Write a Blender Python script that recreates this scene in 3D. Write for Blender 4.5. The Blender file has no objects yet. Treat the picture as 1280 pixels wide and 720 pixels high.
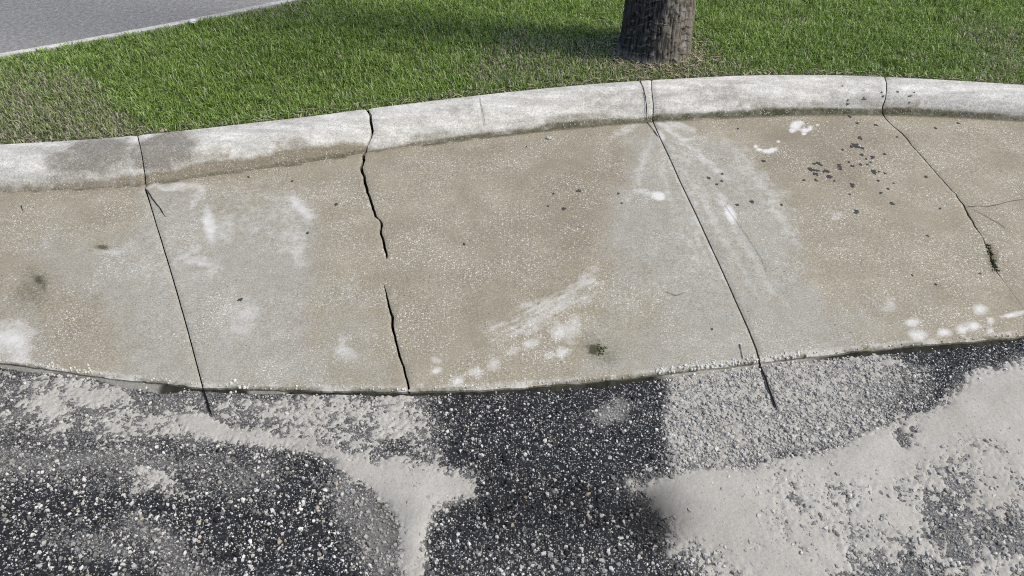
import bpy, math, random
import numpy as np
from mathutils import Vector

# ------------------------------------------------------------------ camera, sky, sun, exposure
scene = bpy.context.scene
C = scene.collection
CAM_H, PITCH, FPX = 1.6, math.radians(41.7), 1000.0

cam_d = bpy.data.cameras.new('camera')
cam_d.sensor_width = 36.0
cam_d.lens = 36.0 * FPX / 1280.0
cam_d.clip_start = 0.05
cam_d.clip_end = 1000.0
cam = bpy.data.objects.new('camera', cam_d)
cam.location = (0, 0, CAM_H)
cam.rotation_euler = (math.pi / 2 - PITCH, 0, 0)
C.objects.link(cam)
scene.camera = cam

SUN_EL, SUN_AZ = math.radians(50), math.radians(-12)      # azimuth measured from +x towards +y
sun_dir = Vector((math.cos(SUN_EL) * math.cos(SUN_AZ), math.cos(SUN_EL) * math.sin(SUN_AZ), math.sin(SUN_EL)))
world = bpy.data.worlds.new('World')
scene.world = world
world.use_nodes = True
wn = world.node_tree.nodes
wn.clear()
w_out = wn.new('ShaderNodeOutputWorld')
w_bg = wn.new('ShaderNodeBackground')
w_sky = wn.new('ShaderNodeTexSky')
w_sky.sky_type = 'NISHITA'
w_sky.sun_disc = False
w_sky.sun_elevation = SUN_EL
w_sky.sun_rotation = math.pi / 2 - SUN_AZ
w_sky.dust_density = 3.0
w_bg.inputs['Strength'].default_value = 0.14
world.node_tree.links.new(w_sky.outputs[0], w_bg.inputs[0])
world.node_tree.links.new(w_bg.outputs[0], w_out.inputs[0])

sd = bpy.data.lights.new('sun', 'SUN')
sd.energy = 2.4
sd.angle = math.radians(10.0)
sd.color = (1.0, 0.975, 0.915)
sun = bpy.data.objects.new('sun', sd)
sun.rotation_euler = (-sun_dir).to_track_quat('-Z', 'Y').to_euler()
sun.location = sun_dir * 20
C.objects.link(sun)

scene.view_settings.view_transform = 'Standard'
scene.view_settings.look = 'None'
scene.view_settings.gamma = 1.0
scene.view_settings.use_curve_mapping = False
scene.view_settings.exposure = 0.08
scene.cycles.use_denoising = False
scene.cycles.filter_width = 1.1

rng = np.random.default_rng(7)
random.seed(7)

# ------------------------------------------------------------------ measuring helpers
ct, st = math.cos(PITCH), math.sin(PITCH)


def unproject(px, py, z=0.0):
    px = np.asarray(px, float); py = np.asarray(py, float)
    dx = (px - 640) / FPX; dy = (py - 360) / FPX
    vy = ct - dy * st; vz = -st - dy * ct
    t = (z - CAM_H) / vz
    return dx * t, vy * t


def project(x, y, z=0.0):
    dep = y * ct - (z - CAM_H) * st
    dn = -y * st - (z - CAM_H) * ct
    return 640 + FPX * x / dep, 360 + FPX * dn / dep


def world_curve(pts, z):
    p = np.array(pts, float)
    x, y = unproject(p[:, 0], p[:, 1], z)
    s0 = (y[3] - y[0]) / (x[3] - x[0]); s1 = (y[-1] - y[-4]) / (x[-1] - x[-4])
    xs = np.concatenate([[x[0] - 6], x, [x[-1] + 6]])
    ys = np.concatenate([[y[0] - 6 * s0 * .8], y, [y[-1] + 6 * s1 * .8]])
    # resample and smooth so the kerb runs as a fair curve
    g = np.linspace(xs[0], xs[-1], 1600)
    v = np.interp(g, xs, ys)
    k = np.hanning(61); k /= k.sum()
    vs = np.convolve(np.pad(v, 30, mode='reflect', reflect_type='odd'), k, mode='valid')
    return lambda q: np.interp(q, g, vs)


def smooth(a, b, x):
    t = np.clip((x - a) / (b - a), 0, 1)
    return t * t * (3 - 2 * t)


_perm = np.random.default_rng(3).random((256, 256))


def vnoise(x, y):
    xi = np.floor(x).astype(int); yi = np.floor(y).astype(int)
    fx = x - xi; fy = y - yi
    fx = fx * fx * (3 - 2 * fx); fy = fy * fy * (3 - 2 * fy)
    g = lambda a, b: _perm[a & 255, b & 255]
    return (g(xi, yi) * (1 - fx) + g(xi + 1, yi) * fx) * (1 - fy) + (g(xi, yi + 1) * (1 - fx) + g(xi + 1, yi + 1) * fx) * fy


def fbm(x, y, scale, oct=4, seed=0):
    s = np.zeros_like(np.asarray(x, float)); a = .5; f = scale; n = 0
    for i in range(oct):
        s += a * vnoise(x * f + 17.3 * (i + seed), y * f + 9.1 * (i + 3 * seed)); n += a
        a *= .5; f *= 2.03
    return s / n                                                # 0..1, mean .5


def blob(px, py, cx, cy, rx, ry, ang=0, soft=.5):
    a = math.radians(ang)
    dx = px - cx; dy = py - cy
    u = (dx * math.cos(a) + dy * math.sin(a)) / rx; v = (-dx * math.sin(a) + dy * math.cos(a)) / ry
    return 1 - smooth(1 - soft, 1 + soft, np.sqrt(u * u + v * v))


def poly(px, py, pts, soft):
    """soft-edged polygon mask"""
    P = np.array(pts, float)
    inside = np.zeros(px.shape, bool); d = np.full(px.shape, 1e9)
    for i in range(len(P)):
        a = P[i]; b = P[(i + 1) % len(P)]; e = b - a
        wx = px - a[0]; wy = py - a[1]
        t = np.clip((wx * e[0] + wy * e[1]) / (e @ e), 0, 1)
        d = np.minimum(d, np.hypot(wx - t * e[0], wy - t * e[1]))
        c = ((a[1] > py) != (b[1] > py))
        with np.errstate(divide='ignore', invalid='ignore'):
            c &= px < (b[0] - a[0]) * (py - a[1]) / (b[1] - a[1] if b[1] != a[1] else 1e-9) + a[0]
        inside ^= c
    sdist = np.where(inside, d, -d)
    return smooth(-soft, soft, sdist)


# ------------------------------------------------------------------ mesh helpers
def mesh_obj(name, verts, faces, mat, parent=None, col=None, smooth_shade=False, loc=None):
    """verts (n,3); faces (m,k) array or list; col (n,4) -> point colour attribute 'tone'"""
    me = bpy.data.meshes.new(name)
    verts = np.asarray(verts, np.float32)
    if isinstance(faces, np.ndarray):
        m, k = faces.shape
        me.vertices.add(len(verts)); me.vertices.foreach_set('co', verts.ravel())
        me.loops.add(m * k); me.loops.foreach_set('vertex_index', faces.astype(np.int32).ravel())
        me.polygons.add(m)
        me.polygons.foreach_set('loop_start', np.arange(0, m * k, k, dtype=np.int32))
        me.polygons.foreach_set('loop_total', np.full(m, k, np.int32))
        me.update(calc_edges=True)
    else:
        me.from_pydata([tuple(map(float, v)) for v in verts], [], [tuple(f) for f in faces]); me.update()
    if col is not None:
        at = me.color_attributes.new('tone', 'FLOAT_COLOR', 'POINT')
        at.data.foreach_set('color', np.asarray(col, np.float32).ravel())
    me.polygons.foreach_set('use_smooth', np.full(len(me.polygons), smooth_shade))
    me.materials.append(mat)
    o = bpy.data.objects.new(name, me)
    C.objects.link(o)
    if parent is not None: o.parent = parent
    if loc is not None: o.location = loc
    return o


def grid_faces(nr, nc, off=0):
    i = np.arange(nr - 1)[:, None] * nc + np.arange(nc - 1)[None, :] + off
    return np.stack([i, i + 1, i + nc + 1, i + nc], -1).reshape(-1, 4)


def tag(o, label=None, cat=None, group=None, kind=None):
    if label: o['label'] = label
    if cat: o['category'] = cat
    if group: o['group'] = group
    if kind: o['kind'] = kind
    return o


# ------------------------------------------------------------------ material helpers
class NT:
    def __init__(s, name, rough=.85, spec=.25):
        s.m = bpy.data.materials.new(name); s.m.use_nodes = True
        s.t = s.m.node_tree; s.b = s.t.nodes['Principled BSDF']
        s.b.inputs['Roughness'].default_value = rough
        s.b.inputs['Specular IOR Level'].default_value = spec
        s.co = s.n('ShaderNodeTexCoord').outputs['Object']

    def n(s, t): return s.t.nodes.new(t)
    def l(s, a, b): s.t.links.new(a, b)

    def noise(s, scale, detail=4, rough=.55, vec=None, out='Fac'):
        n = s.n('ShaderNodeTexNoise'); n.inputs['Scale'].default_value = scale
        n.inputs['Detail'].default_value = detail; n.inputs['Roughness'].default_value = rough
        s.l(vec or s.co, n.inputs['Vector']); return n.outputs[out]

    def voro(s, scale, out='Distance', vec=None, feat='F1'):
        n = s.n('ShaderNodeTexVoronoi'); n.feature = feat; n.inputs['Scale'].default_value = scale
        s.l(vec or s.co, n.inputs['Vector']); return n.outputs[out]

    def ramp(s, f, stops):
        n = s.n('ShaderNodeValToRGB'); e = n.color_ramp.elements
        while len(e) < len(stops): e.new(.5)
        for k, (p, c) in enumerate(stops):
            e[k].position = p
            c = (c, c, c) if isinstance(c, (int, float)) else c
            e[k].color = (*c, 1)
        s.l(f, n.inputs[0]); return n.outputs[0]

    def mix(s, f, a, b, mode='MIX'):
        n = s.n('ShaderNodeMix'); n.data_type = 'RGBA'; n.blend_type = mode; n.clamp_result = False
        for v, i in ((f, 0), (a, 6), (b, 7)):
            if isinstance(v, (int, float)): n.inputs[i].default_value = v
            elif isinstance(v, tuple): n.inputs[i].default_value = (*v, 1)
            else: s.l(v, n.inputs[i])
        return n.outputs[2]

    def math(s, op, a, b=0.0, clamp=False):
        n = s.n('ShaderNodeMath'); n.operation = op; n.use_clamp = clamp
        for v, i in ((a, 0), (b, 1)):
            if isinstance(v, (int, float)): n.inputs[i].default_value = v
            else: s.l(v, n.inputs[i])
        return n.outputs[0]

    def attr(s, name='tone'):
        n = s.n('ShaderNodeAttribute'); n.attribute_name = name
        p = s.n('ShaderNodeSeparateColor'); s.l(n.outputs['Color'], p.inputs[0])
        return n.outputs['Color'], p.outputs[0], p.outputs[1], p.outputs[2], n.outputs['Alpha']

    def scale_vec(s, v):
        n = s.n('ShaderNodeMapping'); n.inputs['Scale'].default_value = v
        s.l(s.co, n.inputs['Vector']); return n.outputs[0]

    def bump(s, h, strength=.4, dist=.004, chain=None):
        n = s.n('ShaderNodeBump'); n.inputs['Strength'].default_value = strength; n.inputs['Distance'].default_value = dist
        s.l(h, n.inputs['Height'])
        if chain is not None: s.l(chain, n.inputs['Normal'])
        s.l(n.outputs[0], s.b.inputs['Normal']); return n.outputs[0]

    def out(s, c): s.l(c, s.b.inputs['Base Color']); return s.m


def concrete_pan():
    """tan weathered concrete. tone: r grey rub, g white chalk, b moss/black grime, a brown darkening"""
    s = NT('weathered_concrete', .9, .2)
    _, r, g, b, a = s.attr()
    mott = s.noise(7, 5, .6); fine = s.noise(220, 3, .6); mid = s.noise(38, 4, .6)
    tan = s.mix(s.ramp(mott, [(.3, 0.), (.7, 1.)]), (.270, .241, .178), (.350, .315, .238))
    grey = s.mix(s.ramp(mid, [(.3, 0.), (.7, 1.)]), (.335, .322, .280), (.415, .402, .355))
    rr = s.math('ADD', r, s.math('MULTIPLY', s.math('SUBTRACT', s.noise(13, 9, .78), .5), 1.7))
    rr = s.math('ADD', rr, s.math('MULTIPLY', s.math('SUBTRACT', fine, .5), .6))
    rr = s.math('ADD', rr, s.math('MULTIPLY', s.math('SUBTRACT', s.noise(1, 6, .7, s.scale_vec((34, 5, 5))), .5), 1.0))
    c = s.mix(s.ramp(rr, [(.10, 0.), (1.05, .92)]), tan, grey)
    c = s.mix(s.math('MULTIPLY', a, .75, True), c, (.205, .170, .122))
    # fine grain
    c = s.mix(.8, c, s.ramp(fine, [(.25, .40), (.75, 1.05)]), 'MULTIPLY')
    c = s.mix(1., c, (1.29, 1.29, 1.29), 'MULTIPLY')
    # exposed pale aggregate, two sizes
    for sc, th, dens, amt in ((170, .34, .76, .62), (98, .26, .86, .75), (280, .42, .62, .40), (56, .17, .90, .8)):
        v = s.n('ShaderNodeTexVoronoi'); v.voronoi_dimensions = '2D'; v.inputs['Scale'].default_value = sc; s.l(s.co, v.inputs['Vector'])
        pick = s.n('ShaderNodeSeparateColor'); s.l(v.outputs['Color'], pick.inputs[0])
        on = s.math('GREATER_THAN', pick.outputs[0], dens)
        inside = s.ramp(v.outputs['Distance'], [(th * .55, 1.), (th, 0.)])
        cover = s.ramp(s.math('ADD', s.noise(5, 3), s.math('MULTIPLY', r, -.12)), [(.36, .15), (.6, 1.)])
        f = s.math('MULTIPLY', s.math('MULTIPLY', on, inside), s.math('MULTIPLY', cover, amt))
        c = s.mix(f, c, s.mix(pick.outputs[1], (.68, .65, .57), (.92, .91, .87)))
    # dark pits
    v = s.n('ShaderNodeTexVoronoi'); v.inputs['Scale'].default_value = 60; s.l(s.co, v.inputs['Vector'])
    pick = s.n('ShaderNodeSeparateColor'); s.l(v.outputs['Color'], pick.inputs[0])
    f = s.math('MULTIPLY', s.math('GREATER_THAN', pick.outputs[0], .88), s.ramp(v.outputs['Distance'], [(.08, 1.), (.18, 0.)]))
    c = s.mix(s.math('MULTIPLY', f, .7), c, (.06, .055, .045))
    # chalk-white rubs, broken by the grain
    w = s.math('ADD', g, s.math('MULTIPLY', s.math('SUBTRACT', s.noise(42, 7, .78), .5), 1.5))
    w = s.math('MULTIPLY', s.ramp(w, [(.15, 0.), (1.1, 1.)]), s.ramp(g, [(0., 0.), (.12, 1.)]))
    c = s.mix(w, c, (.73, .72, .69))
    # moss and grime
    k = s.math('ADD', b, s.math('MULTIPLY', s.math('SUBTRACT', s.noise(90, 5, .7), .5), 1.1))
    k = s.math('MULTIPLY', s.ramp(k, [(.2, 0.), (.9, 1.)]), s.ramp(b, [(0., 0.), (.1, 1.)]))
    c = s.mix(k, c, s.mix(s.noise(25, 3), (.055, .060, .030), (.105, .095, .055)))
    n1 = s.bump(s.noise(160, 4, .65), .35, .003)
    s.bump(s.noise(14, 4), .15, .012, n1)
    return s.out(c)


def concrete_kerb():
    """pale kerb concrete. tone: r grey film, g brown dirt band, b moss, a extra white"""
    s = NT('pale_kerb_concrete', .88, .2)
    _, r, g, b, a = s.attr()
    fine = s.noise(200, 3, .6); along = s.noise(1, 5, .62, s.scale_vec((5, 30, 30)))
    grit_ = s.noise(75, 6, .8)
    c = s.mix(s.ramp(along, [(.36, 0.), (.62, 1.)]), (.45, .437, .396), (.685, .668, .622))
    c = s.mix(s.ramp(s.noise(16, 7, .7), [(.40, 0.), (.70, .75)]), c, (.44, .43, .40))
    rr = s.math('ADD', r, s.math('MULTIPLY', s.math('SUBTRACT', s.noise(17, 7, .75), .5), 1.9))
    rr = s.math('MULTIPLY', s.ramp(rr, [(.15, 0.), (.95, 1.)]), s.ramp(r, [(0., 0.), (.25, 1.)]))
    c = s.mix(s.math('MULTIPLY', rr, .92), c, s.mix(s.noise(15, 4), (.155, .15, .14), (.26, .23, .185)))
    gg = s.math('ADD', g, s.math('MULTIPLY', s.math('SUBTRACT', s.noise(30, 7, .75), .5), 1.3))
    gg = s.math('MULTIPLY', s.ramp(gg, [(.2, 0.), (.85, 1.)]), s.ramp(g, [(0., 0.), (.12, 1.)]))
    dirt = s.mix(s.noise(60, 3), (.17, .145, .10), (.25, .215, .155))
    c = s.mix(s.math('MULTIPLY', gg, .92), c, dirt)
    k = s.math('ADD', b, s.math('MULTIPLY', s.math('SUBTRACT', s.noise(55, 5, .7), .5), .9))
    k = s.math('MULTIPLY', s.ramp(k, [(.3, 0.), (.9, 1.)]), s.ramp(b, [(0., 0.), (.1, 1.)]))
    c = s.mix(k, c, s.mix(s.noise(30, 3), (.045, .052, .025), (.10, .095, .055)))
    c = s.mix(.75, c, s.ramp(grit_, [(.30, .62), (.60, 1.08)]), 'MULTIPLY')
    c = s.mix(.8, c, s.ramp(fine, [(.25, .5), (.75, 1.05)]), 'MULTIPLY')
    c = s.mix(1., c, (1.33, 1.335, 1.33), 'MULTIPLY')
    v = s.n('ShaderNodeTexVoronoi'); v.voronoi_dimensions = '2D'; v.inputs['Scale'].default_value = 230; s.l(s.co, v.inputs['Vector'])
    pick = s.n('ShaderNodeSeparateColor'); s.l(v.outputs['Color'], pick.inputs[0])
    inside = s.ramp(v.outputs['Distance'], [(.18, 1.), (.32, 0.)])
    f = s.math('MULTIPLY', s.math('GREATER_THAN', pick.outputs[0], .72), inside)
    c = s.mix(s.math('MULTIPLY', s.math('MULTIPLY', f, .75), s.ramp(s.noise(20, 3), [(.4, .2), (.6, 1.)])), c, (.72, .70, .64))
    f = s.math('MULTIPLY', s.math('LESS_THAN', pick.outputs[0], .10), inside)
    c = s.mix(s.math('MULTIPLY', f, .6), c, (.12, .11, .095))
    n1 = s.bump(s.noise(150, 4, .65), .4, .003)
    s.bump(s.noise(1, 4, .6, s.scale_vec((9, 40, 40))), .25, .008, n1)
    return s.out(c)


def toned(name, rough=.85, jitter=.25, scale=120, spec=.2, bump=0):
    s = NT(name, rough, spec)
    col, *_ = s.attr()
    c = s.mix(jitter, col, s.ramp(s.noise(scale, 4, .6), [(.25, .3), (.75, 1.3)]), 'MULTIPLY')
    if bump: s.bump(s.noise(scale, 4, .65), bump, .003)
    return s.out(c)


def asphalt_mat():
    """bitumen bed between the chips. tone r: dust film, g: oil"""
    s = NT('asphalt', .85, .2)
    _, r, g, b, a = s.attr()
    c = s.mix(s.noise(90, 4, .7), (.006, .007, .008), (.046, .048, .053))
    v = s.n('ShaderNodeTexVoronoi'); v.voronoi_dimensions = '2D'; v.inputs['Scale'].default_value = 230; s.l(s.co, v.inputs['Vector'])
    pick = s.n('ShaderNodeSeparateColor'); s.l(v.outputs['Color'], pick.inputs[0])
    f = s.math('MULTIPLY', s.math('GREATER_THAN', pick.outputs[0], .62), s.ramp(v.outputs['Distance'], [(.26, 1.), (.42, 0.)]))
    c = s.mix(s.math('MULTIPLY', f, .8), c, s.mix(pick.outputs[1], (.09, .09, .09), (.62, .60, .55)))
    rr = s.math('ADD', r, s.math('MULTIPLY', s.math('SUBTRACT', s.noise(170, 5, .75), .5), 1.7))
    rr = s.math('MULTIPLY', s.ramp(rr, [(.25, 0.), (.95, 1.)]), s.ramp(r, [(0., 0.), (.1, 1.)]))
    c = s.mix(s.math('MULTIPLY', rr, .85), c, (.33, .32, .30))
    c = s.mix(s.math('MULTIPLY', g, .85), c, (.010, .010, .010))
    s.bump(s.noise(260, 4, .7), .7, .004)
    return s.out(c)


def plain_asphalt(name, dark, light, sc):
    s = NT(name, .85, .25)
    c = s.mix(s.noise(sc, 3, .75), dark, light)
    v = s.n('ShaderNodeTexVoronoi'); v.inputs['Scale'].default_value = sc * 1.3; s.l(s.co, v.inputs['Vector'])
    pick = s.n('ShaderNodeSeparateColor'); s.l(v.outputs['Color'], pick.inputs[0])
    f = s.math('MULTIPLY', s.math('GREATER_THAN', pick.outputs[0], .7), s.ramp(v.outputs['Distance'], [(.22, 1.), (.4, 0.)]))
    c = s.mix(s.math('MULTIPLY', f, .7), c, (.45, .44, .42))
    c = s.mix(.25, c, s.ramp(s.noise(1.3, 5, .6), [(.3, .75), (.7, 1.2)]), 'MULTIPLY')
    s.bump(s.noise(sc, 4, .7), .6, .005)
    return s.out(c)


def silt_mat():
    s = NT('dried_silt', .95, .1)
    _, r, g, b, a = s.attr()
    c = s.mix(s.ramp(s.noise(9, 5, .6), [(.3, 0.), (.7, 1.)]), (.425, .408, .362), (.530, .512, .465))
    c = s.mix(s.ramp(s.noise(3.2, 4, .5), [(.45, 0.), (.7, .5)]), c, (.385, .36, .315))
    c = s.mix(.45, c, s.ramp(s.noise(180, 3, .7), [(.25, .55), (.75, 1.1)]), 'MULTIPLY')
    v = s.n('ShaderNodeTexVoronoi'); v.inputs['Scale'].default_value = 120; s.l(s.co, v.inputs['Vector'])
    pick = s.n('ShaderNodeSeparateColor'); s.l(v.outputs['Color'], pick.inputs[0])
    f = s.math('MULTIPLY', s.math('GREATER_THAN', pick.outputs[0], .86), s.ramp(v.outputs['Distance'], [(.1, 1.), (.26, 0.)]))
    c = s.mix(s.math('MULTIPLY', f, .7), c, (.10, .098, .09))
    # thin edges of the silt let the black bed tint it
    c = s.mix(s.math('MULTIPLY', r, .35), c, (.20, .198, .19))
    c = s.mix(s.math('MULTIPLY', b, .85), c, (.045, .045, .043))
    n1 = s.bump(s.noise(120, 4, .65), .35, .003)
    s.bump(s.noise(30, 5, .6), .3, .006, n1)
    return s.out(c)


def grass_mat():
    s = NT('grass_blade', .6, .25)
    col, *_ = s.attr()
    tr = s.n('ShaderNodeBsdfTranslucent'); s.l(col, tr.inputs[0])
    mx = s.n('ShaderNodeMixShader'); mx.inputs[0].default_value = .25
    s.l(s.b.outputs[0], mx.inputs[1]); s.l(tr.outputs[0], mx.inputs[2])
    s.l(mx.outputs[0], s.t.nodes['Material Output'].inputs[0])
    return s.out(col)


def soil_mat(name, c0, c1, sc=40):
    s = NT(name, .95, .1)
    c = s.mix(s.ramp(s.noise(sc, 5, .7), [(.3, 0.), (.7, 1.)]), c0, c1)
    s.bump(s.noise(sc * 3, 4, .7), .8, .01)
    return s.out(c)


def bark_mat():
    s = NT('palm_bark', .95, .12)
    _, r, g, b, a = s.attr()
    fib = s.noise(1, 5, .7, s.scale_vec((120, 120, 16)))
    c = s.mix(s.ramp(fib, [(.32, 0.), (.72, 1.)]), (.010, .010, .011), (.115, .114, .114))
    c = s.mix(s.ramp(s.noise(6, 4), [(.45, 0.), (.75, .35)]), c, (.10, .09, .07))
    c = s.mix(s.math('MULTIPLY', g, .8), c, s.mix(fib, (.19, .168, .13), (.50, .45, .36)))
    c = s.mix(s.math('MULTIPLY', r, .9), c, (.016, .015, .014))
    c = s.mix(s.math('MULTIPLY', b, .7), c, s.mix(fib, (.20, .195, .19), (.50, .48, .45)))
    n1 = s.bump(s.noise(1, 4, .7, s.scale_vec((110, 110, 8))), .9, .012)
    s.bump(s.noise(70, 4, .7), .5, .006, n1)
    return s.out(c)


M_PAN, M_KERB, M_ASPH, M_SILT, M_GRASS, M_BARK = concrete_pan(), concrete_kerb(), asphalt_mat(), silt_mat(), grass_mat(), bark_mat()
M_CHIP = toned('stone_chip', .8, .35, 300, .25)
M_SPOT = toned('tar_spot', .7, .3, 200, .3)
M_BASE = toned('crack_fill', .95, .5, 150, .1, .6)
M_LAWN = soil_mat('lawn_thatch', (.05, .065, .022), (.13, .155, .055))
M_GROUND = soil_mat('earth', (.05, .065, .025), (.09, .12, .045), 6)
M_FAR = plain_asphalt('worn_grey_asphalt', (.080, .079, .075), (.50, .485, .460), 50)

# ------------------------------------------------------------------ the plan, measured on the ground
Z_ASPH, Z_LIP, Z_BASE, Z_BACK = 0.0, 0.014, 0.004, 0.092
back = world_curve([(0, 180), (85, 177), (173, 170), (250, 161), (320, 153), (400, 144), (458, 135.5), (530, 127), (600, 118.5), (640, 114), (720, 106.5),
                    (800, 100.6), (915, 95), (960, 94), (1040, 94), (1106, 96), (1180, 100), (1240, 103.5), (1280, 106)], Z_BACK)
base = world_curve([(0, 240), (90, 237), (182, 232), (250, 222), (320, 212), (400, 201), (458, 190), (560, 177), (640, 167), (720, 158), (808, 151.5),
                    (900, 146), (1000, 142.5), (1105, 142), (1180, 145), (1230, 148), (1280, 151)], Z_BASE)
lip = world_curve([(0, 452), (75, 463), (150, 473), (250, 484), (300, 486), (400, 487), (470, 488.5), (513, 489.5), (600, 487), (700, 480), (770, 474), (850, 465),
                   (950, 452), (1010, 445), (1100, 435), (1180, 428), (1280, 419)], Z_LIP)

far_near = np.array([(0, 71), (90, 55), (190, 38), (250, 24.5), (310, 12.5), (350, 4), (375, 0)], float)
far_road = np.array([(0, 66), (60, 57.5), (130, 46), (200, 33), (260, 20), (340, 2.5), (352, 0)], float)


def far_curve(p, z):
    x, y = unproject(p[:, 0], p[:, 1], z)
    k = np.polyfit(x, y, 2); lo, hi = x.min(), x.max()

    def f(q):
        q = np.asarray(q, float); c = np.clip(q, lo, hi)
        return np.polyval(k, c) + (q - c) * np.polyval(np.polyder(k), c)
    return f


far_a, far_b = far_curve(far_near, Z_BACK), far_curve(far_road, Z_BACK)

# joint and crack lines (picture measurements taken to the ground), with opening in mm at each point
JOINTS = [
    [(172, 170, 3.90), (175, 183, 3.12), (177, 195, 3.90), (179, 210, 4.29), (180.5, 222, 6.24), (180.5, 233, 5.46), (188, 256, 3.90), (195, 280, 3.51), (205, 312, 3.90), (215, 345, 3.90), (226, 383, 3.90), (236, 418, 3.90), (245, 452, 3.90), (254, 486, 3.90)],
    [(458.5, 135, 10), (463, 143, 9), (463, 150, 10), (465.5, 163, 9), (463, 172, 8), (458, 182, 9), (457, 188, 9), (454, 194, 11), (454.5, 199, 10), (451, 207, 11), (453, 213, 10), (455.5, 219, 9), (456, 227, 10), (461, 243, 9),
     (466, 258, 9), (469, 270, 8), (474, 273.5, 6), (477, 277, 8), (476.3, 290, 8), (480, 303, 8), (482, 314, 8), (484, 321, 5), (483.5, 324, .3), (480, 340, .3), (480, 355, .3), (481, 360, 3), (485, 377, 6), (488, 390, 7), (491, 397, 9), (490, 407, 8),
     (494, 421, 7), (497.5, 437, 6), (500, 447, 7), (505, 459, 6), (508, 473, 6), (511, 482, 6), (512, 490, 6)],
    [(814.5, 107, 3), (815.5, 118, 4), (817, 130, 4), (816.5, 150, 5), (826, 172, 5), (838, 198, 5), (850, 225, 5), (868, 263, 5), (885, 300, 5), (898, 328, 4.5), (910, 355, 4.5), (923, 385, 4.5), (935, 412, 5), (945, 437, 5), (949, 452, 5)],
    [(1106, 96, 5), (1108.5, 103, 5), (1108.5, 112, 4), (1107.5, 122, 4), (1104, 132, 5), (1104, 140, 6), (1108, 146, 5), (1112, 151, 5), (1120, 158, 5), (1127, 164, 7), (1134, 171, 6), (1140, 180, 4), (1150, 191, 4), (1160, 202, 4), (1165, 208, 4), (1174, 219, 4),
     (1181, 227, 4), (1190, 237, 4), (1195.5, 242, 3), (1197, 246, 5), (1205, 256, 6), (1209, 264, 6), (1211, 269, 8), (1216, 276, 6), (1219, 283, 6), (1225, 291, 3), (1229, 298, 2), (1232, 306, 4), (1236, 311, 5), (1238, 318, 4), (1239, 325, 6), (1243, 334, 5), (1247, 342, 3), (1253, 350, 1.2),
     (1262, 363, .9), (1273, 378, .8), (1282, 392, .8), (1290, 405, .8), (1296, 418, .8)],
]
# kerb profile: depth fraction of its width, height fraction
PROF = np.array([(0, 0), (.06, .17), (.115, .33), (.175, .49), (.25, .65), (.34, .78), (.45, .88), (.58, .945), (.74, .98), (.88, .995), (1, 1.0)])
_d = np.linspace(0, 1, 45)
_arc = np.concatenate([[0], np.cumsum(np.hypot(*np.diff(PROF, axis=0).T))]); _arc /= _arc[-1]
PROF = np.stack([np.interp(_d, _arc, PROF[:, 0]), np.interp(_d, _arc, PROF[:, 1])], 1)


def kerb_point(x, k):
    w = back(x) - base(x)
    return base(x) + PROF[k, 0] * w, Z_BASE + PROF[k, 1] * (Z_BACK - Z_BASE)


def joint_tables(J):
    J = np.array(J, float)
    kb_back = project(0, back(0.), Z_BACK)[1]; kb_base = project(0, base(0.), Z_BASE)[1]
    # pan part
    X, Y = unproject(J[:, 0], J[:, 1], .009)
    v = (base(X) - Y) / (base(X) - lip(X))
    sel = v > -.004
    vp, xp, wp = v[sel], X[sel], J[sel, 2]
    o = np.argsort(vp); vp, xp, wp = vp[o], xp[o], wp[o]
    # kerb part: for each profile row solve the place where the picture line crosses it
    xs, ws = [], []
    for k in range(len(PROF)):
        x = xp[0]
        for _ in range(6):
            y, z = kerb_point(x, k)
            py = project(x, y, z)[1]
            px = np.interp(py, J[:, 1], J[:, 0])
            dep = y * ct + (CAM_H - z) * st
            x = (px - 640) / FPX * dep
        xs.append(float(x)); ws.append(float(np.interp(py, J[:, 1], J[:, 2])))
    return (vp, xp, wp), (np.array(xs), np.array(ws))


JT = [joint_tables(j) for j in JOINTS]
NV = 160
VROW = np.linspace(0, 1, NV)
X_END_L, X_END_R = -4.6, 4.8
pan_edges = [(np.full(NV, X_END_L), np.zeros(NV))]
kerb_edges = [(np.full(len(PROF), X_END_L), np.zeros(len(PROF)))]
for (vp, xp, wp), (xk, wk) in JT:
    x = np.interp(VROW, vp, xp); w = np.interp(VROW, vp, wp) * .001
    jag = (fbm(VROW * 40, VROW * 0 + xp[0], 1, 3) - .5) * .006 * np.minimum(1, w / .006)
    if xp is JT[0][0][1] or xp is JT[2][0][1]: jag *= .12                  # tooled joints run straight
    pan_edges.append((x + jag, w)); kerb_edges.append((xk, wk * .001))
pan_edges.append((np.full(NV, X_END_R), np.zeros(NV))); kerb_edges.append((np.full(len(PROF), X_END_R), np.zeros(len(PROF))))


def pan_z(x, v):
    return Z_BASE + (Z_LIP - Z_BASE) * v + (fbm(x, v, 3.1, 3, 5) - .5) * .004


# ------------------------------------------------------------------ ground sheets
ground = mesh_obj('ground', [(-300, -300, -.14), (300, -300, -.14), (300, 300, -.14), (-300, 300, -.14)], [(0, 1, 2, 3)], M_GROUND)
tag(ground, 'wide level ground reaching to the horizon around the road', 'ground', kind='structure')

# the near road: black asphalt bed, fine in front of the gutter, plain further out
MX0, MX1, MY0 = -1.9, 2.0, .50


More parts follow.
